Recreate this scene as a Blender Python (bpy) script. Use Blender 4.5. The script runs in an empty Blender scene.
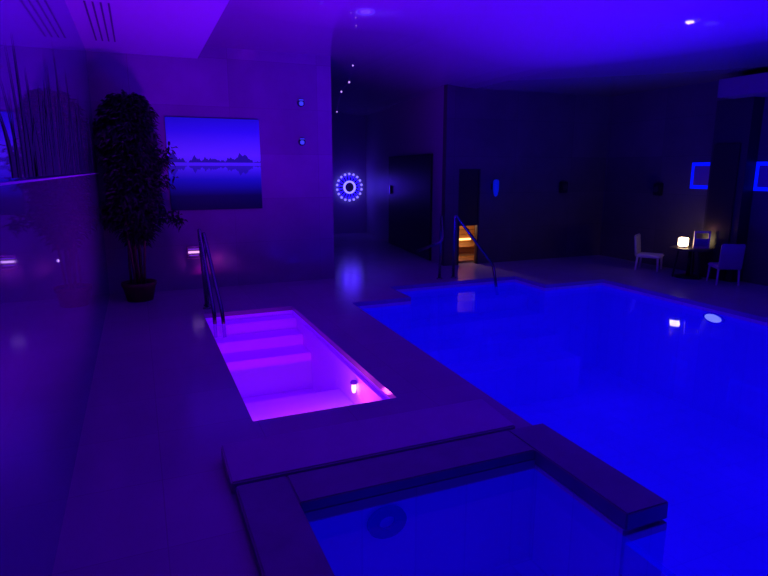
import bpy, bmesh, math, random
from mathutils import Vector, Matrix
random.seed(7)
PI = math.pi
sc = bpy.context.scene
COL = sc.collection

# ------------------------------------------------------------------ materials
def mat(name, base, rough=0.5, spec=0.5, metal=0.0, emis=None, estr=0.0):
    m = bpy.data.materials.new(name); m.use_nodes = True
    b = m.node_tree.nodes['Principled BSDF']
    b.inputs['Base Color'].default_value = (*base, 1)
    b.inputs['Roughness'].default_value = rough
    b.inputs['Specular IOR Level'].default_value = spec
    b.inputs['Metallic'].default_value = metal
    if emis:
        b.inputs['Emission Color'].default_value = (*emis, 1)
        b.inputs['Emission Strength'].default_value = estr
    return m

def tile_mat(name, base, joint, axes, size, rough=0.3, spec=0.5, var=0.12, gap=0.004, offset=0.0):
    """Large format tiles laid in metres on two object axes, with a thin joint and slight variation."""
    m = mat(name, base, rough, spec)
    nt = m.node_tree; N = nt.nodes; L = nt.links
    b = N['Principled BSDF']
    tc = N.new('ShaderNodeTexCoord'); sp = N.new('ShaderNodeSeparateXYZ'); cb = N.new('ShaderNodeCombineXYZ')
    L.new(tc.outputs['Object'], sp.inputs[0])
    L.new(sp.outputs[axes[0]], cb.inputs[0]); L.new(sp.outputs[axes[1]], cb.inputs[1])
    br = N.new('ShaderNodeTexBrick')
    br.offset = offset; br.inputs['Scale'].default_value = 1.0
    br.inputs['Brick Width'].default_value = size[0]; br.inputs['Row Height'].default_value = size[1]
    br.inputs['Mortar Size'].default_value = gap; br.inputs['Mortar Smooth'].default_value = 0.2
    br.inputs['Color1'].default_value = (*[c * (1 - var) for c in base], 1)
    br.inputs['Color2'].default_value = (*[c * (1 + var) for c in base], 1)
    br.inputs['Mortar'].default_value = (*joint, 1)
    L.new(cb.outputs[0], br.inputs['Vector'])
    nz = N.new('ShaderNodeTexNoise'); nz.inputs['Scale'].default_value = 2.2; nz.inputs['Detail'].default_value = 5
    L.new(tc.outputs['Object'], nz.inputs['Vector'])
    mx = N.new('ShaderNodeMix'); mx.data_type = 'RGBA'; mx.blend_type = 'MULTIPLY'
    mx.inputs[0].default_value = 1.0
    rp = N.new('ShaderNodeMapRange'); rp.inputs['From Min'].default_value = .3; rp.inputs['From Max'].default_value = .7
    rp.inputs['To Min'].default_value = 1 - var; rp.inputs['To Max'].default_value = 1 + var
    L.new(nz.outputs['Fac'], rp.inputs['Value'])
    L.new(br.outputs['Color'], mx.inputs[6]); L.new(rp.outputs[0], mx.inputs[7])
    L.new(mx.outputs[2], b.inputs['Base Color'])
    return m

def noise_mat(name, a, bcol, scale=8, rough=0.5, spec=0.5, stretch=(1, 1, 1)):
    m = mat(name, a, rough, spec); nt = m.node_tree; N = nt.nodes; L = nt.links
    tc = N.new('ShaderNodeTexCoord'); mp = N.new('ShaderNodeMapping'); mp.inputs['Scale'].default_value = stretch
    nz = N.new('ShaderNodeTexNoise'); nz.inputs['Scale'].default_value = scale; nz.inputs['Detail'].default_value = 4
    cr = N.new('ShaderNodeValToRGB'); cr.color_ramp.elements[0].position = .35; cr.color_ramp.elements[1].position = .65
    cr.color_ramp.elements[0].color = (*a, 1); cr.color_ramp.elements[1].color = (*bcol, 1)
    L.new(tc.outputs['Object'], mp.inputs[0]); L.new(mp.outputs[0], nz.inputs['Vector'])
    L.new(nz.outputs['Fac'], cr.inputs[0]); L.new(cr.outputs[0], N['Principled BSDF'].inputs['Base Color'])
    return m

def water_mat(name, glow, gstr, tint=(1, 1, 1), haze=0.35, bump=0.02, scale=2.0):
    """Still water: fresnel gloss over clear tinted water with emission mixed in to imitate scattered light."""
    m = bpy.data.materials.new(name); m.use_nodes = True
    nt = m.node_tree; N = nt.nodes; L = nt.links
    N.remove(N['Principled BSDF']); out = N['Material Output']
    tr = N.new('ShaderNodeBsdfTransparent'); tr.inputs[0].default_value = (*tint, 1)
    em = N.new('ShaderNodeEmission'); em.inputs[0].default_value = (*glow, 1); em.inputs[1].default_value = gstr  # emission stands in for light scattered in the water
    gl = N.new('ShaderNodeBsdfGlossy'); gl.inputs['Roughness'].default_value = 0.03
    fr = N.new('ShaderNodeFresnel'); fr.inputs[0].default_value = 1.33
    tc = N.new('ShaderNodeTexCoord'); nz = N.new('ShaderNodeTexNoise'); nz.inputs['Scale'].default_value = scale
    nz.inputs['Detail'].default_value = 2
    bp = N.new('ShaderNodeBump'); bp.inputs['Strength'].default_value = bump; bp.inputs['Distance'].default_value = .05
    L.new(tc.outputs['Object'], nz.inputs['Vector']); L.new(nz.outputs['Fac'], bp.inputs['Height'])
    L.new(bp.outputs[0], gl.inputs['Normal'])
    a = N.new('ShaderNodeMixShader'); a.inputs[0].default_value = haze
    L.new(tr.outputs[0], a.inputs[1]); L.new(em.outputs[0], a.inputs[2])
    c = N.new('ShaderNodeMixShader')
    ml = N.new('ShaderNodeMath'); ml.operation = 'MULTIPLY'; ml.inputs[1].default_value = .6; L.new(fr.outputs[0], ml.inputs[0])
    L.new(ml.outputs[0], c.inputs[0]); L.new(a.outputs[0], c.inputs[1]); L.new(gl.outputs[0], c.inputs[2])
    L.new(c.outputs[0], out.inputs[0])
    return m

M = {}
M['ceiling'] = mat('ceiling_lacquer', (.66, .66, .68), .055, .8)
M['soffit'] = mat('soffit_plaster', (.72, .70, .74), .5, .3)
M['bulk'] = mat('bulkhead_plaster', (.20, .18, .19), .6, .2)
M['deck'] = tile_mat('deck_tile', (.42, .37, .42), (.35, .31, .35), ('X', 'Y'), (.6, .6), .15, .35, .04, .003)
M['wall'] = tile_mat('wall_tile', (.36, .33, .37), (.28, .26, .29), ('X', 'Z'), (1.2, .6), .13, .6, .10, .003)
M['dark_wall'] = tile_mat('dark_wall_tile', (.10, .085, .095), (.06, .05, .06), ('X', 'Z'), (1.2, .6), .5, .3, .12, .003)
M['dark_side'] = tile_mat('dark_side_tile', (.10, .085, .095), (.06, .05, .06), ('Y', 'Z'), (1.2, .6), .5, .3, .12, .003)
M['recess'] = mat('recess_plaster', (.42, .38, .45), .4, .3)
M['coping'] = noise_mat('coping_stone', (.20, .17, .24), (.24, .20, .29), 6, .35, .4)
M['strip'] = noise_mat('lit_edge_stone', (.44, .38, .44), (.48, .42, .48), 6, .3, .5)  # lighter tone painted in for light caught along the raised edge
M['basin'] = tile_mat('pool_mosaic', (.75, .75, .78), (.66, .66, .70), ('X', 'Y'), (.3, .3), .5, .3, .04, .006)
M['bath'] = mat('plunge_lining', (.80, .76, .82), .45, .3)
M['steel'] = mat('brushed_steel', (.2, .19, .23), .22, .5, 1.0)
M['black'] = mat('black_plastic', (.012, .012, .014), .45, .4)
M['dark_door'] = mat('dark_veneer', (.018, .014, .018), .35, .4)
M['column'] = mat('dark_column_panel', (.035, .03, .035), .4, .4)
M['trim'] = mat('pale_trim', (.75, .72, .78), .3, .5)
M['reed'] = mat('painted_reed', (.02, .015, .04), .5, .3)
M['leaf'] = noise_mat('dark_leaf', (.022, .02, .024), (.045, .036, .045), 5, .55, .2)
M['stem'] = noise_mat('bamboo_stem', (.20, .09, .06), (.08, .035, .03), 14, .5, .3, (1, 1, .3))
M['pot'] = noise_mat('terracotta', (.17, .045, .035), (.10, .03, .025), 9, .6, .3)
M['soil'] = noise_mat('potting_soil', (.02, .014, .01), (.035, .025, .02), 40, .9, .1)
M['white_plastic'] = mat('white_plastic', (.62, .60, .64), .4, .4)
M['wicker'] = tile_mat('woven_resin', (.50, .48, .53), (.16, .15, .18), ('Y', 'Z'), (.05, .022), .5, .3, .1, .004, .5)
M['lampglow'] = mat('warm_lamp_glow', (.9, .8, .6), .4, .3, 0, (1.0, .72, .38), 9.0)
M['ledblue'] = mat('blue_led', (.01, .01, .1), .4, .3, 0, (.0, .004, 1.0), 1.15)
M['ringglow'] = mat('white_blue_glow', (.5, .5, .9), .4, .3, 0, (.26, .21, 1.0), 1.6)
M['petal'] = mat('blue_petal_glow', (.05, .05, .6), .4, .3, 0, (.018, .004, 1.0), 1.5)
M['bulb'] = mat('pale_bulb_glow', (.6, .6, .9), .4, .3, 0, (.20, .15, 1.0), 1.6)
M['cool'] = mat('cool_glow', (.3, .5, .9), .4, .3, 0, (.05, .09, 1.0), .45)
M['steplight'] = mat('pink_step_glow', (.9, .6, .9), .4, .3, 0, (1.0, .45, 1.0), 1.2)
M['slit'] = mat('dim_step_glow', (.4, .2, .6), .4, .3, 0, (.24, .02, .8), .7)
M['poollight'] = mat('pool_light_lens', (.6, .7, 1), .3, .4, 0, (.55, .68, 1.0), 1.1)
M['jetlight'] = mat('plunge_light_glow', (1, .8, .9), .3, .4, 0, (1.0, .62, .80), 3.0)
M['sparkle'] = mat('sparkle_glow', (.8, .7, .8), .3, .4, 0, (.55, .30, .75), 1.2)
M['wood'] = tile_mat('sauna_board', (.45, .22, .08), (.10, .04, .015), ('X', 'Z'), (3.0, .09), .45, .3, .15, .005)
M['woodf'] = tile_mat('sauna_slat', (.45, .22, .08), (.08, .03, .01), ('X', 'Y'), (3.0, .09), .45, .3, .15, .008)
M['ring'] = mat('dark_rubber', (.008, .008, .02), .5, .3)
M['slot'] = mat('vent_slot', (.16, .13, .18), .6, .2)
M['wire'] = mat('clear_wire', (.12, .10, .16), .4, .4)
M['photo'] = mat('violet_print', (.20, .10, .35), .4, .4)
M['photo_edge'] = mat('pale_frame', (.55, .42, .45), .4, .4)
M['amber'] = mat('amber_strip', (.9, .6, .3), .4, .3, 0, (1.0, .55, .18), 3.0)

def painting_mat():
    """Calm water at dusk: sky gradient, low dark hills, their reflection in the lake."""
    m = bpy.data.materials.new('lake_picture'); m.use_nodes = True
    nt = m.node_tree; N = nt.nodes; L = nt.links; b = N['Principled BSDF']
    b.inputs['Roughness'].default_value = .5; b.inputs['Specular IOR Level'].default_value = .25
    tc = N.new('ShaderNodeTexCoord'); sp = N.new('ShaderNodeSeparateXYZ'); L.new(tc.outputs['Object'], sp.inputs[0])
    def math_(op, a, c=None, clamp=False):
        n = N.new('ShaderNodeMath'); n.operation = op; n.use_clamp = clamp
        for i, v in enumerate((a, c)):
            if v is None: continue
            if isinstance(v, (int, float)): n.inputs[i].default_value = v
            else: L.new(v, n.inputs[i])
        return n.outputs[0]
    z = sp.outputs['Z']; x = sp.outputs['X']          # local: x -.6...6, z -.59...59
    zz = math_('ADD', z, 0.02)                        # water line slightly below the middle
    mr = N.new('ShaderNodeMapRange'); mr.inputs['From Min'].default_value = -.6; mr.inputs['From Max'].default_value = .6
    L.new(z, mr.inputs['Value'])
    cr = N.new('ShaderNodeValToRGB'); e = cr.color_ramp.elements
    e[0].position = 0; e[0].color = (.0, .0, .03, 1); e[1].position = 1; e[1].color = (.03, .01, .55, 1)
    for p, c in ((.16, (.003, .001, .07)), (.34, (.02, .01, .48)), (.46, (.12, .03, .80)), (.60, (.22, .04, .95)), (.85, (.06, .01, .75))):
        k = e.new(p); k.color = (*c, 1)
    L.new(mr.outputs[0], cr.inputs[0])
    cx = N.new('ShaderNodeCombineXYZ'); L.new(x, cx.inputs[0])
    nz = N.new('ShaderNodeTexNoise'); nz.inputs['Scale'].default_value = 4.5; nz.inputs['Detail'].default_value = 6
    nz.inputs['Roughness'].default_value = .6; L.new(cx.outputs[0], nz.inputs['Vector'])
    h = math_('MULTIPLY', math_('SUBTRACT', nz.outputs['Fac'], .385), .60)
    az = math_('ABSOLUTE', math_('SUBTRACT', zz, .025))
    gap = math_('GREATER_THAN', az, .022)
    hill = math_('MULTIPLY', math_('LESS_THAN', az, h), gap)
    refl = math_('GREATER_THAN', zz, .02)
    fade = math_('ADD', math_('MULTIPLY', refl, .25), .65)
    fac = math_('MULTIPLY', hill, fade)
    mx = N.new('ShaderNodeMix'); mx.data_type = 'RGBA'
    L.new(fac, mx.inputs[0]); L.new(cr.outputs[0], mx.inputs[6]); mx.inputs[7].default_value = (.02, .01, .22, 1)
    L.new(mx.outputs[2], b.inputs['Base Color'])
    L.new(mx.outputs[2], b.inputs['Emission Color']); b.inputs['Emission Strength'].default_value = .22  # emission added so the print looks faintly self-lit
    return m
M['painting'] = painting_mat()

def left_wall_mat():
    m = bpy.data.materials.new('mirror_gloss_panel'); m.use_nodes = True
    nt = m.node_tree; N = nt.nodes; L = nt.links; b = N['Principled BSDF']
    b.inputs['Base Color'].default_value = (.27, .25, .32, 1); b.inputs['Roughness'].default_value = .4
    g = N.new('ShaderNodeBsdfGlossy'); g.inputs['Roughness'].default_value = .035; g.inputs['Color'].default_value = (.66, .72, 1.0, 1)
    mx = N.new('ShaderNodeMixShader'); mx.inputs[0].default_value = .74
    L.new(b.outputs[0], mx.inputs[1]); L.new(g.outputs[0], mx.inputs[2]); L.new(mx.outputs[0], N['Material Output'].inputs[0])
    return m
M['left'] = left_wall_mat()

# ------------------------------------------------------------------ mesh helpers
def obj(name, bm, m, parent=None, smooth=False, loc=None):
    me = bpy.data.meshes.new(name); 
    if len(bm.faces) > 1: bmesh.ops.recalc_face_normals(bm, faces=bm.faces)
    else:
        bm.normal_update()
        for f in bm.faces:
            if f.normal.z < 0: f.normal_flip()
    bm.to_mesh(me); bm.free()
    if smooth:
        for p in me.polygons: p.use_smooth = True
    me.materials.append(m)
    o = bpy.data.objects.new(name, me); COL.objects.link(o)
    if parent: o.parent = parent
    if loc: o.location = loc
    return o

def box(bm, x0, x1, y0, y1, z0, z1, bev=0, rot=None, piv=None):
    r = bmesh.ops.create_cube(bm, size=1)
    vs = r['verts']
    for v in vs:
        v.co = Vector(((x0 + x1) / 2 + v.co.x * (x1 - x0), (y0 + y1) / 2 + v.co.y * (y1 - y0), (z0 + z1) / 2 + v.co.z * (z1 - z0)))
    if bev:
        es = list({e for v in vs for e in v.link_edges})
        out = bmesh.ops.bevel(bm, geom=es, offset=bev, segments=2, affect='EDGES')
        vs = list({v for f in out['faces'] for v in f.verts} | {v for v in vs if v.is_valid})
    if rot: bmesh.ops.rotate(bm, verts=vs, cent=piv or (0, 0, 0), matrix=rot)
    return bm

def B(*a, **k): return box(bmesh.new(), *a, **k)

def tube(bm, pts, r, n=10, cap=True, radii=None):
    pts = [Vector(p) for p in pts]; rings = []
    up = None
    for i, p in enumerate(pts):
        t = (pts[min(i + 1, len(pts) - 1)] - pts[max(i - 1, 0)]).normalized()
        if up is None:
            up = Vector((0, 0, 1)) if abs(t.z) < .9 else Vector((1, 0, 0))
        a = (up - t * up.dot(t)).normalized(); b = t.cross(a); up = a
        rr = radii[i] if radii else r
        rings.append([bm.verts.new(p + a * rr * math.cos(2 * PI * k / n) + b * rr * math.sin(2 * PI * k / n)) for k in range(n)])
    for A, C in zip(rings, rings[1:]):
        for k in range(n): bm.faces.new((A[k], A[(k + 1) % n], C[(k + 1) % n], C[k]))
    if cap: bm.faces.new(rings[0][::-1]); bm.faces.new(rings[-1])
    return bm

def round_path(pts, r=.08, seg=5):
    pts = [Vector(p) for p in pts]; out = [pts[0]]
    for a, b, c in zip(pts, pts[1:], pts[2:]):
        d1 = (a - b); d2 = (c - b); q = min(r, d1.length * .45, d2.length * .45)
        p0 = b + d1.normalized() * q; p2 = b + d2.normalized() * q
        for k in range(seg + 1):
            t = k / seg; out.append(p0 * (1 - t) ** 2 + b * 2 * t * (1 - t) + p2 * t * t)
    out.append(pts[-1]); return out

def lathe(bm, prof, n=24, c=(0, 0, 0), axis='Z'):
    rings = []
    for r, z in prof:
        ring = []
        for k in range(n):
            a = 2 * PI * k / n; u, v = r * math.cos(a), r * math.sin(a)
            p = {'Z': (u, v, z), 'Y': (u, z, v), 'X': (z, u, v)}[axis]
            ring.append(bm.verts.new((p[0] + c[0], p[1] + c[1], p[2] + c[2])))
        rings.append(ring)
    for A, C in zip(rings, rings[1:]):
        for k in range(n): bm.faces.new((A[k], A[(k + 1) % n], C[(k + 1) % n], C[k]))
    if prof[0][0] > 1e-6: bm.faces.new(rings[0][::-1])
    if prof[-1][0] > 1e-6: bm.faces.new(rings[-1])
    bmesh.ops.remove_doubles(bm, verts=bm.verts, dist=1e-6)
    return bm

def ring_flat(bm, r0, r1, y0, y1, n=40):      # washer in the XZ plane
    vs = []
    for k in range(n):
        a = 2 * PI * k / n; c, s = math.cos(a), math.sin(a)
        vs.append([bm.verts.new((r * c, y, r * s)) for r, y in ((r0, y0), (r1, y0), (r1, y1), (r0, y1))])
    for k in range(n):
        A, C = vs[k], vs[(k + 1) % n]
        for j in range(4): bm.faces.new((A[j], C[j], C[(j + 1) % 4], A[(j + 1) % 4]))
    return bm

def tag(o, label, cat, group=None, kind=None):
    o['label'] = label; o['category'] = cat
    if group: o['group'] = group
    if kind: o['kind'] = kind
    return o
def thing(name, label, cat, loc=(0, 0, 0), rz=0, group=None):
    o = bpy.data.objects.new(name, None); COL.objects.link(o); o.location = loc; o.rotation_euler = (0, 0, rz)
    o.empty_display_size = .1
    return tag(o, label, cat, group)
def struct(name, bm, m, label=None, smooth=False):
    o = obj(name, bm, m, smooth=smooth); o['kind'] = 'structure'
    if label: o['label'] = label
    return o
def copy_tree(o, parent=None):
    c = o.copy(); COL.objects.link(c); c.parent = parent
    for ch in [x for x in bpy.data.objects if x.parent is o]: copy_tree(ch, c)
    return c

# ------------------------------------------------------------------ dimensions (metres, eye 1.6)
XL, YB, XE = -.44, 8.11, 2.61       # left wall, back wall, end of back wall
YF, XF = 8.45, 4.65                 # far wall plane and its left end
XR, YR = 8.0, 13.85                  # right wall, back of the recess
YN = -2.6                           # wall behind the camera
HM, HS = 3.135, 2.98                 # ceiling, soffit
PX0, PX1, PY0, PY1 = .57, 1.59, 3.54, 6.60            # plunge pool opening
SX0, SX1, SY1 = 2.25, 6.25, 6.48                      # main pool
AX0, AX1, AY1 = 3.1, 5.2, 7.2                         # step alcove of the main pool
TX0, TX1, TY1 = .588, 1.94, 2.42                       # foreground basin
WY = 1.75                                             # end of dividing wall
SY0 = .25
WZ = -.09                                             # water level

def sx(y): return 2.20 + .10 * max(0, min(1, (y - 2.69) / (SY1 - 2.69)))
# ------------------------------------------------------------------ floor: slabs around the openings, one mesh
def floor_mesh():
    xs = sorted({XL - .2, TX0, PX0, PX1, TX1, SX0, AX0, AX1, SX1, XR + .2, 5.4, XE})
    ys = sorted({YN - .2, SY0, WY, TY1, 2.69, PY0, PY1, SY1, AY1, YB + .2, YF + .2, YR + .2})
    def hole(x, y):
        if PX0 < x < PX1 and PY0 < y < PY1: return True
        if SX0 < x < SX1 and SY0 < y < SY1: return True
        if AX0 < x < AX1 and SY1 <= y < AY1: return True
        if TX0 < x < TX1 and SY0 < y < TY1: return True
        if TX1 <= x <= SX0 and SY0 < y < 2.69: return True
        return False
    bm = bmesh.new(); V = {}
    def vert(x, y, z):
        if abs(x - SX0) < 1e-5: x = sx(y)
        k = (round(x, 4), round(y, 4), z)
        if k not in V: V[k] = bm.verts.new((x, y, z))
        return V[k]
    cells = {}
    for i in range(len(xs) - 1):
        for j in range(len(ys) - 1):
            cx, cy = (xs[i] + xs[i + 1]) / 2, (ys[j] + ys[j + 1]) / 2
            cells[i, j] = not hole(cx, cy)
    for (i, j), on in cells.items():
        if not on: continue
        x0, x1, y0, y1 = xs[i], xs[i + 1], ys[j], ys[j + 1]
        bm.faces.new([vert(*p) for p in ((x0, y0, 0), (x1, y0, 0), (x1, y1, 0), (x0, y1, 0))])
        bm.faces.new([vert(*p) for p in ((x0, y1, -.05), (x1, y1, -.05), (x1, y0, -.05), (x0, y0, -.05))])
        for (di, dj), (a, b) in {(-1, 0): ((x0, y1), (x0, y0)), (1, 0): ((x1, y0), (x1, y1)), (0, -1): ((x0, y0), (x1, y0)), (0, 1): ((x1, y1), (x0, y1))}.items():
            if not cells.get((i + di, j + dj), False):
                bm.faces.new([vert(a[0], a[1], -.05), vert(b[0], b[1], -.05), vert(b[0], b[1], 0), vert(a[0], a[1], 0)])
    return bm
struct('floor', floor_mesh(), M['deck'])

# ------------------------------------------------------------------ walls and ceiling
struct('wall_left', B(XL - .2, XL, YN - .2, YB + .2, 0, HM), M['left'])
struct('wall_back', B(XL, XE, YB, YB + .2, 0, HM), M['wall'])
struct('wall_recess_left', B(XE - .2, XE, YB + .2, YR, 0, HM), M['recess'])
struct('wall_recess_back', B(XE - .2, 5.6, YR, YR + .2, 0, HM), M['recess'])
DX0, DX1, DZ = 4.90, 5.31, 1.60     # low glazed sauna opening
bm = bmesh.new()
box(bm, XF, DX0, YF, YF + .12, 0, HM); box(bm, DX1, XR, YF, YF + .12, 0, HM); box(bm, DX0, DX1, YF, YF + .12, DZ, HM)
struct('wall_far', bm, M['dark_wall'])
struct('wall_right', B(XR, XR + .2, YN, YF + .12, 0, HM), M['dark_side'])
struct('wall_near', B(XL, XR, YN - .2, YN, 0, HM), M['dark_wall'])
# recess side wall runs slightly skew
def skew_pt(t, off=0):   # t in metres along from the far wall corner
    a = Vector((XF + .001, YF + .12, 0)); b = Vector((5.34, YR, 0)); d = (b - a).normalized(); n = Vector((-d.y, d.x, 0))
    return a + d * t + n * off, d, n
bm = bmesh.new()
a, d, n = skew_pt(0); Ls = (Vector((5.34, YR, 0)) - Vector((XF, YF + .12, 0))).length
pts = [a, a + d * Ls, a + d * Ls - n * .08, a - n * .08]
lo = [bm.verts.new(p) for p in pts]; hi = [bm.verts.new(p + Vector((0, 0, HM))) for p in pts]
bm.faces.new(lo[::-1]); bm.faces.new(hi)
for k in range(4): bm.faces.new((lo[k], lo[(k + 1) % 4], hi[(k + 1) % 4], hi[k]))
struct('wall_recess_right', bm, M['recess'])
def ceiling_mesh():
    bm = bmesh.new(); prof = [(XL - .2, HM), (XE, HM), (XE + .45, HM)]
    for k in range(1, 9):
        u = k / 8; prof.append((XE + .45 + 2.1 * u, HM - .26 * (3 * u * u - 2 * u ** 3)))
    prof.append((XR + .2, HM - .26))
    a = [(bm.verts.new((x, YN - .2, z)), bm.verts.new((x, YR + .2, z))) for x, z in prof]
    b = [(bm.verts.new((x, YN - .2, HM + .15)), bm.verts.new((x, YR + .2, HM + .15))) for x, z in prof]
    for i in range(len(a) - 1):
        bm.faces.new((a[i][0], a[i][1], a[i + 1][1], a[i + 1][0])); bm.faces.new((b[i][0], b[i + 1][0], b[i + 1][1], b[i][1]))
        bm.faces.new((a[i][0], a[i + 1][0], b[i + 1][0], b[i][0])); bm.faces.new((a[i][1], b[i][1], b[i + 1][1], a[i + 1][1]))
    bm.faces.new((a[0][0], b[0][0], b[0][1], a[0][1])); bm.faces.new((a[-1][0], a[-1][1], b[-1][1], b[-1][0]))
    return bm
struct('ceiling', ceiling_mesh(), M['ceiling'], smooth=True)
struct('ceiling_soffit', B(XL, .83, YN, YB, HS, HM), M['soffit'])
# low bulkhead along the right wall
struct('ceiling_bulkhead', B(7.45, XR, YN, 5.88, 2.56, 2.80, bev=.004), M['bulk'])
struct('trim_1', B(XL, XL + .012, YN, YB, 1.545, 1.553), M['trim'], 'thin pale strip along the glossy left wall')

# ------------------------------------------------------------------ the pools
def basin(bm, x0, x1, y0, y1, zt, zb, sides='WESN', t=.05):
    box(bm, x0 - t, x1 + t, y0 - t, y1 + t, zb - t, zb)
    if 'W' in sides: box(bm, x0 - t, x0, y0 - t, y1 + t, zb, zt)
    if 'E' in sides: box(bm, x1, x1 + t, y0 - t, y1 + t, zb, zt)
    if 'S' in sides: box(bm, x0, x1, y0 - t, y0, zb, zt)
    if 'N' in sides: box(bm, x0, x1, y1, y1 + t, zb, zt)
    return bm
pool = thing('swimming_pool', 'large rectangular swimming pool of glowing deep blue water', 'pool')
bm = bmesh.new(); ZB = -1.35
# outline walls of the pool (plan polygon)
poly = [(TX1 + .001, SY0), (SX1, SY0), (SX1, SY1), (AX1, SY1), (AX1, AY1), (AX0, AY1), (AX0, SY1), (sx(SY1), SY1), (2.2, 2.69), (2.2, WY), (TX1 + .001, WY)]
lo = [bm.verts.new((x, y, ZB)) for x, y in poly]; hi = [bm.verts.new((x, y, -.051)) for x, y in poly]
bm.faces.new(lo)
for k in range(len(poly) - 1): bm.faces.new((lo[k], lo[k + 1], hi[k + 1], hi[k]))
bs = obj('basin', bm, M['basin'], pool)
def sheet(polyg, z):
    bm = bmesh.new(); bm.faces.new([bm.verts.new((x, y, z)) for x, y in polyg]); return bm
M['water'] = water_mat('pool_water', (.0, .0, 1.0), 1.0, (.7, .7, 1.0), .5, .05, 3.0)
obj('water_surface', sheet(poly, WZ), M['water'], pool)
for i, (y0, z1) in enumerate(((6.85, -.22), (6.48, -.42), (6.08, -.62), (5.68, -.82))):
    obj('step', B(AX0 + .003, AX1 - .003, y0, AY1 - .003 if i == 0 else (6.85, 6.48, 6.08)[i - 1], ZB + .002, z1), M['basin'], pool)

nook = thing('foot_basin', 'shallow dark blue basin in the foreground framed by stone coping', 'basin')
bm = bmesh.new(); zb = -.62
box(bm, TX0 - .05, TX1, SY0, TY1 + .05, zb - .05, zb)
box(bm, TX0 - .05, TX0 - .002, SY0, TY1, zb, -.051); box(bm, TX0 - .05, TX1, TY1 + .002, TY1 + .05, zb, -.051)
obj('basin', bm, M['basin'], nook)
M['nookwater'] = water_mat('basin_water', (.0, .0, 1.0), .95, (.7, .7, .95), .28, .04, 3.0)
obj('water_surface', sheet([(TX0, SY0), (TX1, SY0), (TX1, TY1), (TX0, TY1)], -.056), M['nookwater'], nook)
ring = bmesh.new(); ring_flat(ring, .045, .105, -.012, .012, 36)
dr = tag(obj('drain_ring', ring, M['ring'], None, loc=(1.03, TY1 - .012, -.148)), 'dark round water inlet ring on the inner wall of the foreground basin', 'drain'); dr.scale = (1, 1, .8)

# dividing wall with coping, raised stone edge
obj_wall = struct('pool_divider_wall', B(TX1 + .002, 2.2 - .02, WY + .02, 2.74, zb, -.0305), M['basin'])
CZ = .06
edge = thing('stone_coping', 'dark violet stone coping slabs edging the foreground basin', 'coping')
bm = bmesh.new()
box(bm, .33, TX0, -.6, 2.69, .001, CZ, bev=.008)
obj('slab', bm, M['coping'], edge)
bm = bmesh.new(); box(bm, TX0, TX1 + .0, TY1, 2.69, .001, CZ, bev=.006); obj('slab', bm, M['coping'], edge)
bm = bmesh.new(); box(bm, TX1, 2.2, WY, 2.69, -.03, CZ, bev=.006); obj('slab', bm, M['coping'], edge)
bm = B(.315, 2.02, 2.715, 3.10, .001, CZ + .005, bev=.008)
for v in bm.verts:
    if v.co.z > .03: v.co.z += .03 * (v.co.y - 2.715) / .385
obj('raised_step', bm, M['strip'], edge)

plunge = thing('plunge_pool', 'small rectangular plunge pool glowing magenta and violet', 'pool')
PB = -.75; PW = -.05
bm = bmesh.new()
t = .05; e_ = .001
box(bm, PX0 - t, PX1 + t, PY0 - t, PY1 + t, PB - t, PB)
box(bm, PX0 - t, PX0 - e_, PY0, PY1, PB, -.051); box(bm, PX1 + e_, PX1 + t, PY0, PY1, PB, -.051)
box(bm, PX0 - t, PX1 + t, PY0 - t, PY0 - e_, PB, -.051); box(bm, PX0 - t, PX1 + t, PY1 + e_, PY1 + t, PB, -.051)
obj('basin', bm, M['bath'], plunge)
for y0, y1, z1 in ((6.40, 6.6, -.10), (6.12, 6.40, -.22), (5.80, 6.12, -.34)):
    obj('step', B(PX0, PX1, y0, y1, PB + .002, z1, bev=.01), M['bath'], plunge)
obj('bench', B(PX0, PX1, PY0, 4.83, PB + .002, -.40, bev=.01), M['bath'], plunge)
obj('side_ledge', B(PX1 - .035, PX1 - .002, PY0, 6.0, -.095, -.08), M['bath'], plunge)
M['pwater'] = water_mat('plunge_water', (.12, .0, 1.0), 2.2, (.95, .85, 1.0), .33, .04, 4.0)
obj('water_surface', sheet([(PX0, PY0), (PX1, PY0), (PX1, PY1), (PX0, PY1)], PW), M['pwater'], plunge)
jl = thing('plunge_pool_light', 'small glowing light with dark cap in the corner of the magenta pool', 'light', (1.558, 4.36, -.20))
obj('cap', lathe(bmesh.new(), [(0, .055), (.024, .045), (.031, .033), (.028, .02), (0, .02)], 20), M['black'], jl, True)
obj('lamp_stem', lathe(bmesh.new(), [(0, .018), (.019, .018), (.022, -.025), (.014, -.06), (0, -.06)], 16), M['jetlight'], jl, True)

ul = thing('underwater_light', 'bright oval underwater light shining at the right side of the blue pool', 'light', (SX1 - .004, 4.64, -.15))
obj('bezel', lathe(bmesh.new(), [(0, 0), (.11, 0), (.11, -.02), (0, -.02)], 28, axis='X'), M['steel'], ul)
obj('lens', lathe(bmesh.new(), [(0, -.02), (.09, -.021), (.075, -.035), (0, -.04)], 28, axis='X'), M['poollight'], ul, True)
ul.scale = (1, 1.25, .52)

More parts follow.
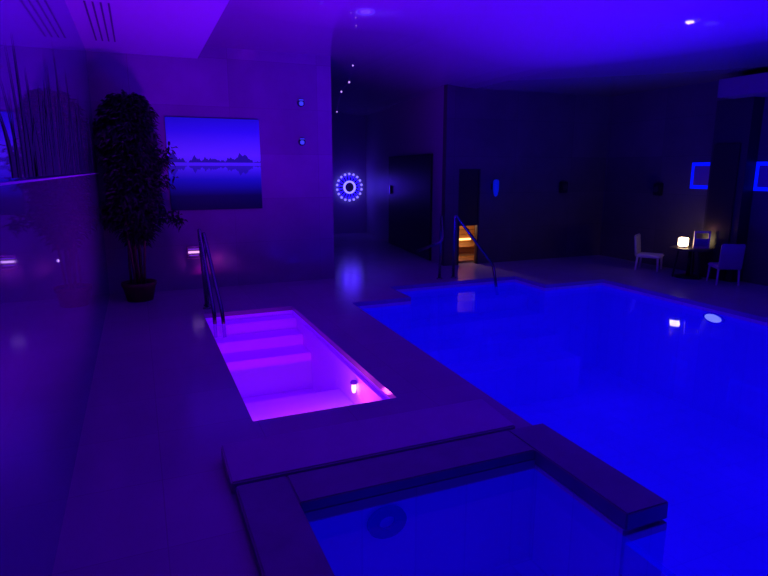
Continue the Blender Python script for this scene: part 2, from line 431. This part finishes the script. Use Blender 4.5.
# ------------------------------------------------------------------ handrails
def rail(bm_pts, r=.021): return tube(bmesh.new(), round_path(bm_pts, .09), r, 12)
def flange(parent, p):
    obj('base_flange', lathe(bmesh.new(), [(0, 0), (.045, 0), (.045, .012), (.026, .02), (0, .02)], 18, c=p), M['steel'], parent, True)
def post_rail(name, label, p_top, far, low, end, group=None):
    h = thing(name, label, 'handrail', (far[0], far[1], 0), 0, group)
    o = Vector((far[0], far[1], 0))
    obj('rail', rail([Vector(p) - o for p in (far, p_top, low, end)]), M['steel'], h, True)
    flange(h, (0, 0, 0)); return h
post_rail('pool_handrail', 'left steel handrail at the stairs of the small magenta pool', (.60, 6.80, .97), (.64, 6.86, 0), (.66, 6.32, .06), (.66, 6.30, -.2))
post_rail('pool_handrail', 'right steel handrail beside the first one at the magenta pool stairs', (.64, 6.76, .93), (.66, 7.0, 0), (.745, 6.30, .06), (.75, 6.26, -.2))
post_rail('pool_handrail', 'left steel handrail at the wide steps of the blue pool', (4.03, 7.42, .96), (4.03, 7.45, 0), (3.86, 7.05, .62), (3.62, 7.36, .45))
post_rail('pool_handrail', 'sloping steel handrail in front of the amber lit sauna doorway', (4.22, 7.38, .97), (4.26, 7.44, 0), (4.78, 7.17, .20), (4.72, 6.95, -.2))

# ------------------------------------------------------------------ picture on the back wall
tag(obj('lake_painting', B(-.595, .595, -.03, .0, -.592, .592, bev=.004), M['painting'], loc=(.98, YB - .001, 1.657)),
    'large unframed landscape picture of a blue lake with dark hills', 'painting')

# ------------------------------------------------------------------ reed mural on the left wall
bm = bmesh.new()
for k in range(44):
    y = 2.7 + (k / 43) ** 1.15 * 5.2 + random.uniform(-.05, .05)
    hgt = max(.2, random.uniform(.4, 1.0) * 1.3 * (.42 + .16 * min(y - 2.7, 1.6) - .02 * max(0, y - 4.3)))
    w = random.uniform(.02, .06); lean = random.uniform(-.22, .22); prev = None
    for s in range(7):
        u = s / 6; z = 1.565 + u * hgt; yc = y + lean * u * u; ww = w * (1 - u) ** .7 + .001
        cur = (bm.verts.new((XL + .003, yc - ww, z)), bm.verts.new((XL + .003, yc + ww, z)))
        if prev: bm.faces.new((prev[0], prev[1], cur[1], cur[0]))
        prev = cur
tag(obj('reed_mural', bm, M['reed']), 'dark painted reed stalks across the upper part of the glossy left wall', 'mural')

# ------------------------------------------------------------------ potted tree in the corner
tree = thing('potted_tree', 'tall dark leafy artificial tree in a terracotta pot in the corner', 'plant', (-.075, 7.66, 0))
obj('pot', lathe(bmesh.new(), [(0, 0), (.15, 0), (.19, .17), (.205, .19), (.205, .23), (.18, .23), (.17, .19), (0, .19)], 28), M['pot'], tree, True)
obj('soil', lathe(bmesh.new(), [(0, .19), (.168, .19), (.16, .205), (0, .21)], 20), M['soil'], tree, True)
tips = []
for k in range(8):
    a = k * 2.4; r = .03 + .012 * k; x0, y0 = r * math.cos(a), r * math.sin(a)
    lx, ly = x0 * 2.0 + random.uniform(-.04, .04), y0 * 1.3
    top = random.uniform(1.75, 2.25)
    pts = [(x0 + (lx - x0) * u ** 1.3 + .012 * math.sin(9 * u + k), y0 + (ly - y0) * u, .2 + (top - .2) * u) for u in [i / 9 for i in range(10)]]
    obj('stem', tube(bmesh.new(), pts, .014, 7, radii=[.016 - .008 * i / 9 for i in range(10)]), M['stem'], tree, True)
    tips.append(pts)
bm = bmesh.new()
def leaf(bm, p, dirv, ln, wd):
    d = dirv.normalized(); s = d.cross(Vector((random.uniform(-.3, .3), random.uniform(-.3, .3), 1))).normalized()
    q = [p, p + d * ln * .35 + s * wd, p + d * ln * .7 + s * wd * .7, p + d * ln + Vector((0, 0, -.03)), p + d * ln * .7 - s * wd * .7, p + d * ln * .35 - s * wd]
    bm.faces.new([bm.verts.new(v) for v in q])
for k in range(5600):
    z = .70 + 1.74 * random.random() ** .72
    wid = (.265 if z > .95 else .16 + .8 * (z - .82)) * (1 if z < 2.28 else max(.4, 1 - (z - 2.28) * 2.8))
    a = random.uniform(0, 2 * PI); r = wid * math.sqrt(random.random())
    p = Vector((.03 + r * 1.0 * math.cos(a), r * .9 * math.sin(a), z))
    if p.x < -.30: p.x = random.uniform(-.33, -.2)
    dv = Vector((math.cos(a) + random.uniform(-.8, .8), math.sin(a) + random.uniform(-.8, .8), random.uniform(-.9, .5)))
    leaf(bm, p, dv, random.uniform(.06, .12), random.uniform(.012, .022))
for k in range(26):
    a = random.uniform(0, 2 * PI); z = random.uniform(.95, 2.3); rr = random.uniform(.18, .30) * (1 if z < 2.1 else .55)
    c0 = Vector((rr * math.cos(a), rr * .9 * math.sin(a), z))
    for q in range(55):
        p = c0 + Vector([random.gauss(0, .05) for _ in range(3)]); p.x = max(p.x, -.32)
        leaf(bm, p, Vector((math.cos(a), math.sin(a), -.5)) + Vector([random.uniform(-.8, .8) for _ in range(3)]), random.uniform(.07, .13), random.uniform(.012, .022))
for b0 in (((.26, -.05, 1.05), (.56, -.05, .98)), ((.22, -.1, 1.55), (.47, -.06, 1.85)), ((.2, 0, 1.35), (.46, -.04, 1.5))):
    p0, p1 = map(Vector, b0)
    for k in range(90):
        u = random.random(); p = p0.lerp(p1, u) + Vector([random.gauss(0, .035) for _ in range(3)])
        leaf(bm, p, Vector([random.uniform(-1, 1) for _ in range(3)]), .09, .016)
for v in bm.verts:
    if v.co.x < -.345: v.co.x = -.345
    if v.co.y > .42: v.co.y = .42
obj('foliage', bm, M['leaf'], tree)

# ------------------------------------------------------------------ small wall lights
sl = thing('louvred_step_light', 'small louvred wall light glowing pink, low on the back wall', 'light', (.63, YB, .5))
bm = bmesh.new(); ring = ((-.085, .085, .07, .085), (-.085, .085, -.085, -.07))
for x0, x1, z0, z1 in ring: box(bm, x0, x1, -.02, -.001, z0, z1)
box(bm, -.085, -.072, -.02, -.001, -.07, .07); box(bm, .072, .085, -.02, -.001, -.07, .07)
obj('frame', bm, M['steel'], sl)
obj('louvre', B(-.072, .072, -.016, -.012, .038, .05), M['slit'], sl)
obj('louvre', B(-.07, .07, -.016, -.012, -.010, .016), M['steplight'], sl)
obj('louvre', B(-.06, .06, -.016, -.012, -.045, -.036), M['slit'], sl)
sl2 = tag(obj('glow_dot', lathe(bmesh.new(), [(0, .006), (.006, .005), (.009, 0), (0, 0)], 12, axis='X'), M['sparkle'], loc=(XL + .001, 3.63, 1.10)),  # small glowing dome on the wall face
          'tiny glowing dot on the glossy left wall below the pale strip', 'light')

def glow_mark(loc, label, lens, w=.06):  # round disc with a small glowing box and bar
    s = thing('wall_glow', label, 'light', loc, 0, None)
    obj('housing', lathe(bmesh.new(), [(0, 0), (.05, 0), (.05, -.018), (0, -.022)], 20, axis='Y'), M['steel'], s)
    bm = bmesh.new(); box(bm, -w / 2, w / 2, -.045, -.0225, -.035, .02, bev=.01); obj('lens', bm, M[lens], s, True)
    obj('louvre', B(-w / 2, w / 2, -.04, -.02, .035, .045), M[lens], s)
    return s
glow_mark((2.165, YB, 2.49), 'upper of two small blue glowing marks on the violet wall right of the picture', 'cool')
glow_mark((2.165, YB, 1.97), 'lower of two small blue glowing marks on the violet wall right of the picture', 'cool')
bl = thing('wall_lantern', 'dim blue wall lantern right of the amber lit doorway', 'light', (5.57, YF, 1.31))
obj('bracket', B(-.04, .04, -.02, -.001, -.05, .05), M['black'], bl)
bm = bmesh.new(); lathe(bm, [(0, -.17), (.03, -.15), (.05, -.05), (.05, .08), (.04, .11), (0, .12)], 16, c=(0, -.085, 0)); 
M['dimblue'] = mat('dim_blue_glass', (.01, .01, .2), .3, .4, 0, (.0, .01, 1.0), .42)
obj('shade', bm, M['dimblue'], bl, True)

# ------------------------------------------------------------------ glowing sunburst lamp at the end of the recess
fl = thing('sunburst_wall_lamp', 'round sunburst wall lamp glowing blue with a white ring', 'lamp', (4.87, YR - .02, 1.155))
obj('backplate', lathe(bmesh.new(), [(0, 0), (.24, 0), (.24, -.01), (0, -.012)], 36, axis='Y'), M['black'], fl)
obj('glow_ring', ring_flat(bmesh.new(), .118, .160, -.07, -.03), M['ringglow'], fl)
obj('hub', lathe(bmesh.new(), [(0, -.015), (.112, -.015), (.112, -.03), (0, -.035)], 28, axis='Y'), M['black'], fl)
NP = 18
for k in range(NP):
    a = 2 * PI * (k + .5) / NP; c, s = math.cos(a), math.sin(a)
    bm = bmesh.new()
    prof = [(.165, .009), (.22, .020), (.27, .024), (.30, .014)]
    L1 = [bm.verts.new((r * c - w * s, -.035, r * s + w * c)) for r, w in prof]
    R1 = [bm.verts.new((r * c + w * s, -.035, r * s - w * c)) for r, w in prof]
    for i in range(3): bm.faces.new((L1[i], L1[i + 1], R1[i + 1], R1[i]))
    r = bmesh.ops.extrude_face_region(bm, geom=list(bm.faces))
    for v in r['geom']:
        if isinstance(v, bmesh.types.BMVert): v.co.y += .012
    obj('petal', bm, M['petal'], fl)
    bm = bmesh.new(); bmesh.ops.create_uvsphere(bm, u_segments=10, v_segments=6, radius=.030)
    bmesh.ops.translate(bm, verts=bm.verts, vec=(.325 * c, -.04, .325 * s)); obj('bulb', bm, M['bulb'], fl, True)

# ------------------------------------------------------------------ recess door
bm = bmesh.new()
o0, d, n = skew_pt(0)
def skew_box(t0, t1, off0, off1, z0, z1):
    bm = bmesh.new(); P = [skew_pt(t0, off0)[0], skew_pt(t1, off0)[0], skew_pt(t1, off1)[0], skew_pt(t0, off1)[0]]
    lo = [bm.verts.new((p.x, p.y, z0)) for p in P]; hi = [bm.verts.new((p.x, p.y, z1)) for p in P]
    bm.faces.new(lo[::-1]); bm.faces.new(hi)
    for k in range(4): bm.faces.new((lo[k], lo[(k + 1) % 4], hi[(k + 1) % 4], hi[k]))
    return bm
d1 = struct('door_1', skew_box(.45, 3.1, .002, .04, .01, 1.86), M['dark_door'], 'dark door in the recess side wall')
dh = obj('door_handle', skew_box(2.88, 2.93, .041, .075, 1.08, 1.26), M['steel'], d1)

# ------------------------------------------------------------------ sauna behind the glazed doorway
bm = bmesh.new(); SX_0, SX_1, SYB = 4.86, 6.2, 9.7
box(bm, SX_0, SX_1, SYB, SYB + .03, 0, 2.0); box(bm, SX_1, SX_1 + .03, YF + .12, SYB + .03, 0, 2.0); box(bm, SX_0 - .02, SX_0, YF + .12, SYB, 0, 2.0)
struct('wall_sauna', bm, M['wood'])
struct('ceiling_sauna', B(SX_0 - .02, SX_1 + .03, YF + .12, SYB + .03, 2.0, 2.03), M['wood'])
sb = thing('sauna_bench', 'slatted wooden bench inside the amber lit sauna doorway', 'bench', (5.35, 9.4, 0))
for k in range(4): obj('slat', B(-.48, .8, -.25 + k * .13, -.16 + k * .13, .17, .20, bev=.004), M['woodf'], sb)
obj('front_panel', B(-.48, .8, -.25, -.22, .06, .14), M['wood'], sb)
for x in (-.42, .7): obj('leg', B(x, x + .06, -.2, .2, 0, .17), M['wood'], sb)
tag(obj('sauna_light_strip', B(4.93, 5.9, 9.66, 9.699, .25, .28), M['amber']), 'thin amber light strip behind the sauna bench', 'light')
fb = thing('duckboard', 'slatted wooden floor grid inside the amber lit sauna doorway', 'floor grid', (5.4, 8.85, 0))
for k in range(4): obj('slat', B(-.45, .6, -.24 + k * .12, -.15 + k * .12, .02, .04), M['woodf'], fb)
for x in (-.4, .5): obj('batten', B(x, x + .05, -.24, .21, .0, .02), M['wood'], fb)
dr2 = struct('door_2', B(DX0, DX0 + .03, YF - .005, YF + .05, 0, DZ), M['dark_door'], 'dark framed doorway of the sauna')
obj('door_frame', B(DX1 - .03, DX1, YF - .005, YF + .05, 0, DZ), M['dark_door'], dr2)
obj('upper_panel', B(DX0 + .03, DX1 - .03, YF + .01, YF + .04, .66, DZ), M['dark_door'], dr2)

# ------------------------------------------------------------------ small speakers
def speaker(loc, rz, label):
    s = thing('wall_speaker', label, 'speaker', loc, rz)
    obj('housing', B(-.07, .07, -.09, -.001, -.10, .10, bev=.012), M['black'], s)
    obj('grille', lathe(bmesh.new(), [(0, -.092), (.05, -.092), (.05, -.096), (0, -.10)], 18, axis='Y'), M['column'], s)
speaker((7.02, YF, 1.28), 0, 'small black speaker high on the dark far wall')
speaker((XR, 7.18, 1.27), PI / 2 * -1, 'small black speaker on the right wall above the white chair')

# ------------------------------------------------------------------ right side: dark column and LED frames
CY0, CY1 = 5.58, 6.13
col = struct('trim_2', B(7.78, XR, CY0, CY1, 0, 2.56), M['column'], 'dark full height panel on the right wall')
dd = struct('door_3', B(7.755, 7.779, 5.68, 6.08, .01, 1.95), M['dark_door'], 'black door in the dark panel of the right wall')
def led_frame(y0, y1, z0, z1, label, closed):
    f = thing('led_frame', label, 'light', (XR, (y0 + y1) / 2, (z0 + z1) / 2))
    hy, hz, w = (y1 - y0) / 2, (z1 - z0) / 2, .055
    bm = bmesh.new(); box(bm, -.03, -.001, -hy + w, hy - w, -hz + w, hz - w, bev=.004); obj('panel', bm, M['photo'], f)
    obj('light_strip', B(-.022, -.002, -hy, hy, hz - w, hz), M['ledblue'], f)
    obj('light_strip', B(-.022, -.002, -hy, hy, -hz, -hz + w), M['ledblue'], f)
    obj('light_strip', B(-.022, -.002, -hy, -hy + w, -hz + w, hz - w), M['ledblue'], f)
    obj('light_strip', B(-.022, -.002, hy - w, hy, -hz + w, hz - w), M['ledblue'], f)
led_frame(6.15, 6.60, 1.30, 1.70, 'blue glowing light frame left of the dark panel on the right wall', True)
led_frame(4.6, 5.57, 1.30, 1.70, 'blue glowing light frame right of the dark panel at the photo edge', True)

# ------------------------------------------------------------------ table, chairs, lamp, picture frame
def chair(label, loc, rz):
    c = thing('pool_chair', label, 'chair', loc, rz)     # local +x = facing
    obj('seat', B(-.21, .24, -.22, .22, .26, .32, bev=.02), M['white_plastic'], c)
    bm = bmesh.new(); box(bm, -.24, -.20, -.22, .22, .27, .70, bev=.016)
    for v in bm.verts:
        v.co.x -= max(0, v.co.z - .32) * .12
    obj('backrest', bm, M['wicker'], c)
    for sx in (-.19, .19):
        for sy in (-.19, .19):
            obj('leg', tube(bmesh.new(), [(sx * 1.08, sy * 1.08, 0), (sx, sy, .27)], .02, 8, radii=[.016, .022]), M['white_plastic'], c)
    return c
chair('white chair seen side on, left of the table with the glowing lamp', (7.55, 6.86, 0), math.radians(-58))
bpy.data.objects['pool_chair'].scale = (.8, .8, .8)
c2 = chair('white chair seen from behind, right of the table with the glowing lamp', (7.62, 5.60, 0), math.radians(58))
c2.scale = (.84, .70, .84)
tb = thing('side_table', 'low dark side table carrying a glowing lamp', 'table', (7.55, 6.12, 0))
TH = .45
obj('tabletop', lathe(bmesh.new(), [(0, TH - .025), (.27, TH - .025), (.285, TH - .012), (.27, TH), (0, TH)], 32), M['column'], tb, True)
obj('pedestal', lathe(bmesh.new(), [(.03, .03), (.025, TH - .026)], 14), M['black'], tb, True)
obj('base', lathe(bmesh.new(), [(0, 0), (.19, 0), (.18, .02), (.03, .032), (0, .032)], 24), M['black'], tb, True)
for k in range(3):
    a = 2 * PI * k / 3 + .4
    obj('leg', tube(bmesh.new(), [(.21 * math.cos(a), .21 * math.sin(a), 0), (.16 * math.cos(a), .16 * math.sin(a), TH - .026)], .014, 8), M['black'], tb)
lp = thing('cube_lamp', 'glowing warm white cube lamp on the side table', 'lamp', (7.47, 6.19, TH), .4)
obj('base', B(-.06, .06, -.06, .06, 0.001, .02), M['photo_edge'], lp)
obj('shade', B(-.058, .058, -.058, .058, .0205, .145, bev=.01), M['lampglow'], lp)
pf = thing('photo_frame', 'pale framed card standing on the side table beside the lamp', 'frame', (7.60, 5.99, TH + .001), -.55)
pf.scale = (1.1, 1.1, 1.15)
bm = bmesh.new()
box(bm, -.10, .10, -.012, .012, 0, .025); box(bm, -.10, .10, -.012, .012, .20, .22); box(bm, -.10, -.082, -.012, .012, .025, .20); box(bm, .082, .10, -.012, .012, .025, .20)
box(bm, -.082, .082, -.008, .008, .115, .125)
obj('frame', bm, M['photo_edge'], pf)
obj('print', B(-.082, .082, -.003, .003, .025, .115), M['photo'], pf)

# ------------------------------------------------------------------ ceiling vent and string of imitated glints
vt = thing('ceiling_vent', 'ceiling vent of four dark parallel slots on the left soffit', 'vent', (-.19, 6.6, HS))
for k in range(4):
    x = -.10 + k * .062
    obj('slot', B(x - .008, x + .008, -.82, .82, -.004, -.0005), M['slot'], vt)
st = thing('glint_string', 'added string of glowing beads imitating reflected glints at the wall corner', 'light', (2.9, 8.0, 0))  # made-up string: glowing beads stand in for reflected glints
P = [(-.09 + .09, .0, HM), (-.01, -.02, 3.02), (-.06, .0, 2.80), (-.17, .02, 2.67), (-.23, .05, 2.40)]
obj('wire', tube(bmesh.new(), round_path(P, .05), .0018, 5), M['wire'], st)
for p, r in zip(P[1:], (.013, .016, .014, .010)):
    bm = bmesh.new(); bmesh.ops.create_icosphere(bm, subdivisions=1, radius=r); bmesh.ops.translate(bm, verts=bm.verts, vec=(p[0], p[1], p[2] - .012))
    obj('glint_bead', bm, M['sparkle'], st)

# ------------------------------------------------------------------ lights
def light(kind, loc, power, color, size=.0, **k):
    l = bpy.data.lights.new(kind.lower() + '_lamp', kind); l.energy = power; l.color = color
    if kind == 'POINT': l.shadow_soft_size = size
    for a, v in k.items(): setattr(l, a, v)
    o = bpy.data.objects.new(l.name, l); COL.objects.link(o); o.location = loc
    o['kind'] = 'structure'
    return o
BLUE = (.02, .0, 1.0); VIO = (.36, .0, 1.0)
UP = dict(spot_size=math.radians(165), spot_blend=.6)
def fill_spot(loc, power, color, size=.1):  # unseen upward spots added under the water to brighten the ceiling
    o = light('SPOT', loc, power, color, **UP); o.data.shadow_soft_size = size; o.rotation_euler = (PI, 0, 0)
for x in (3.2, 5.3):
    for y in (1.2, 3.2, 5.2):
        light('POINT', (x, y, -.55), 8, BLUE); fill_spot((x, y, -.14), 215, (.008, 0, 1))
light('POINT', (4.15, 6.0, -.25), 2, BLUE)
light('POINT', (1.27, 1.6, -.3), 2.0, BLUE)
for y in (4.3, 5.4): fill_spot((1.08, y, -.06), 165, (.25, 0, 1))
for x, e in ((.80, 1.8), (1.10, 2.0), (1.40, 3.2)): light('POINT', (x, 4.15, -.20), e, (1.0, .07, .75), .03)  # pink points added along the bench to light it evenly
ps = light('SPOT', (1.10, 3.75, -.365), 55, (.8, .0, .7), .03, spot_size=math.radians(40), spot_blend=.4)  # unseen spot added to light the step risers
ps.rotation_euler = (PI / 2 - math.radians(10), 0, 0)
light('POINT', (5.2, 9.25, .62), 15, (1, .58, .32))
light('POINT', (7.42, 6.2, TH + .25), .4, (1, .30, .35))
light('POINT', (4.80, YR - .35, 1.17), 7, (.05, .0, 1), .25)

w = bpy.data.worlds.new('World'); sc.world = w; w.use_nodes = True
w.node_tree.nodes['Background'].inputs[0].default_value = (.01, 0, .05, 1)
w.node_tree.nodes['Background'].inputs[1].default_value = .2

# ------------------------------------------------------------------ camera
cam = bpy.data.cameras.new('camera'); co = bpy.data.objects.new('camera', cam); COL.objects.link(co)
p = math.atan(119 / 577); psi = math.atan(248 / math.hypot(577, 119))
co.location = (0, 0, 1.6); co.rotation_euler = (PI / 2 - p, 0, -psi)
cam.sensor_width = 36; cam.lens = 577 / 768 * 36; cam.clip_start = .02
sc.camera = co
sc.view_settings.view_transform = 'Standard'; sc.view_settings.look = 'None'
sc.view_settings.exposure = 0; sc.view_settings.gamma = 1
sc.cycles.use_denoising = True
sc.cycles.max_bounces = 8; sc.cycles.transparent_max_bounces = 12
sc.cycles.caustics_reflective = False; sc.cycles.caustics_refractive = False
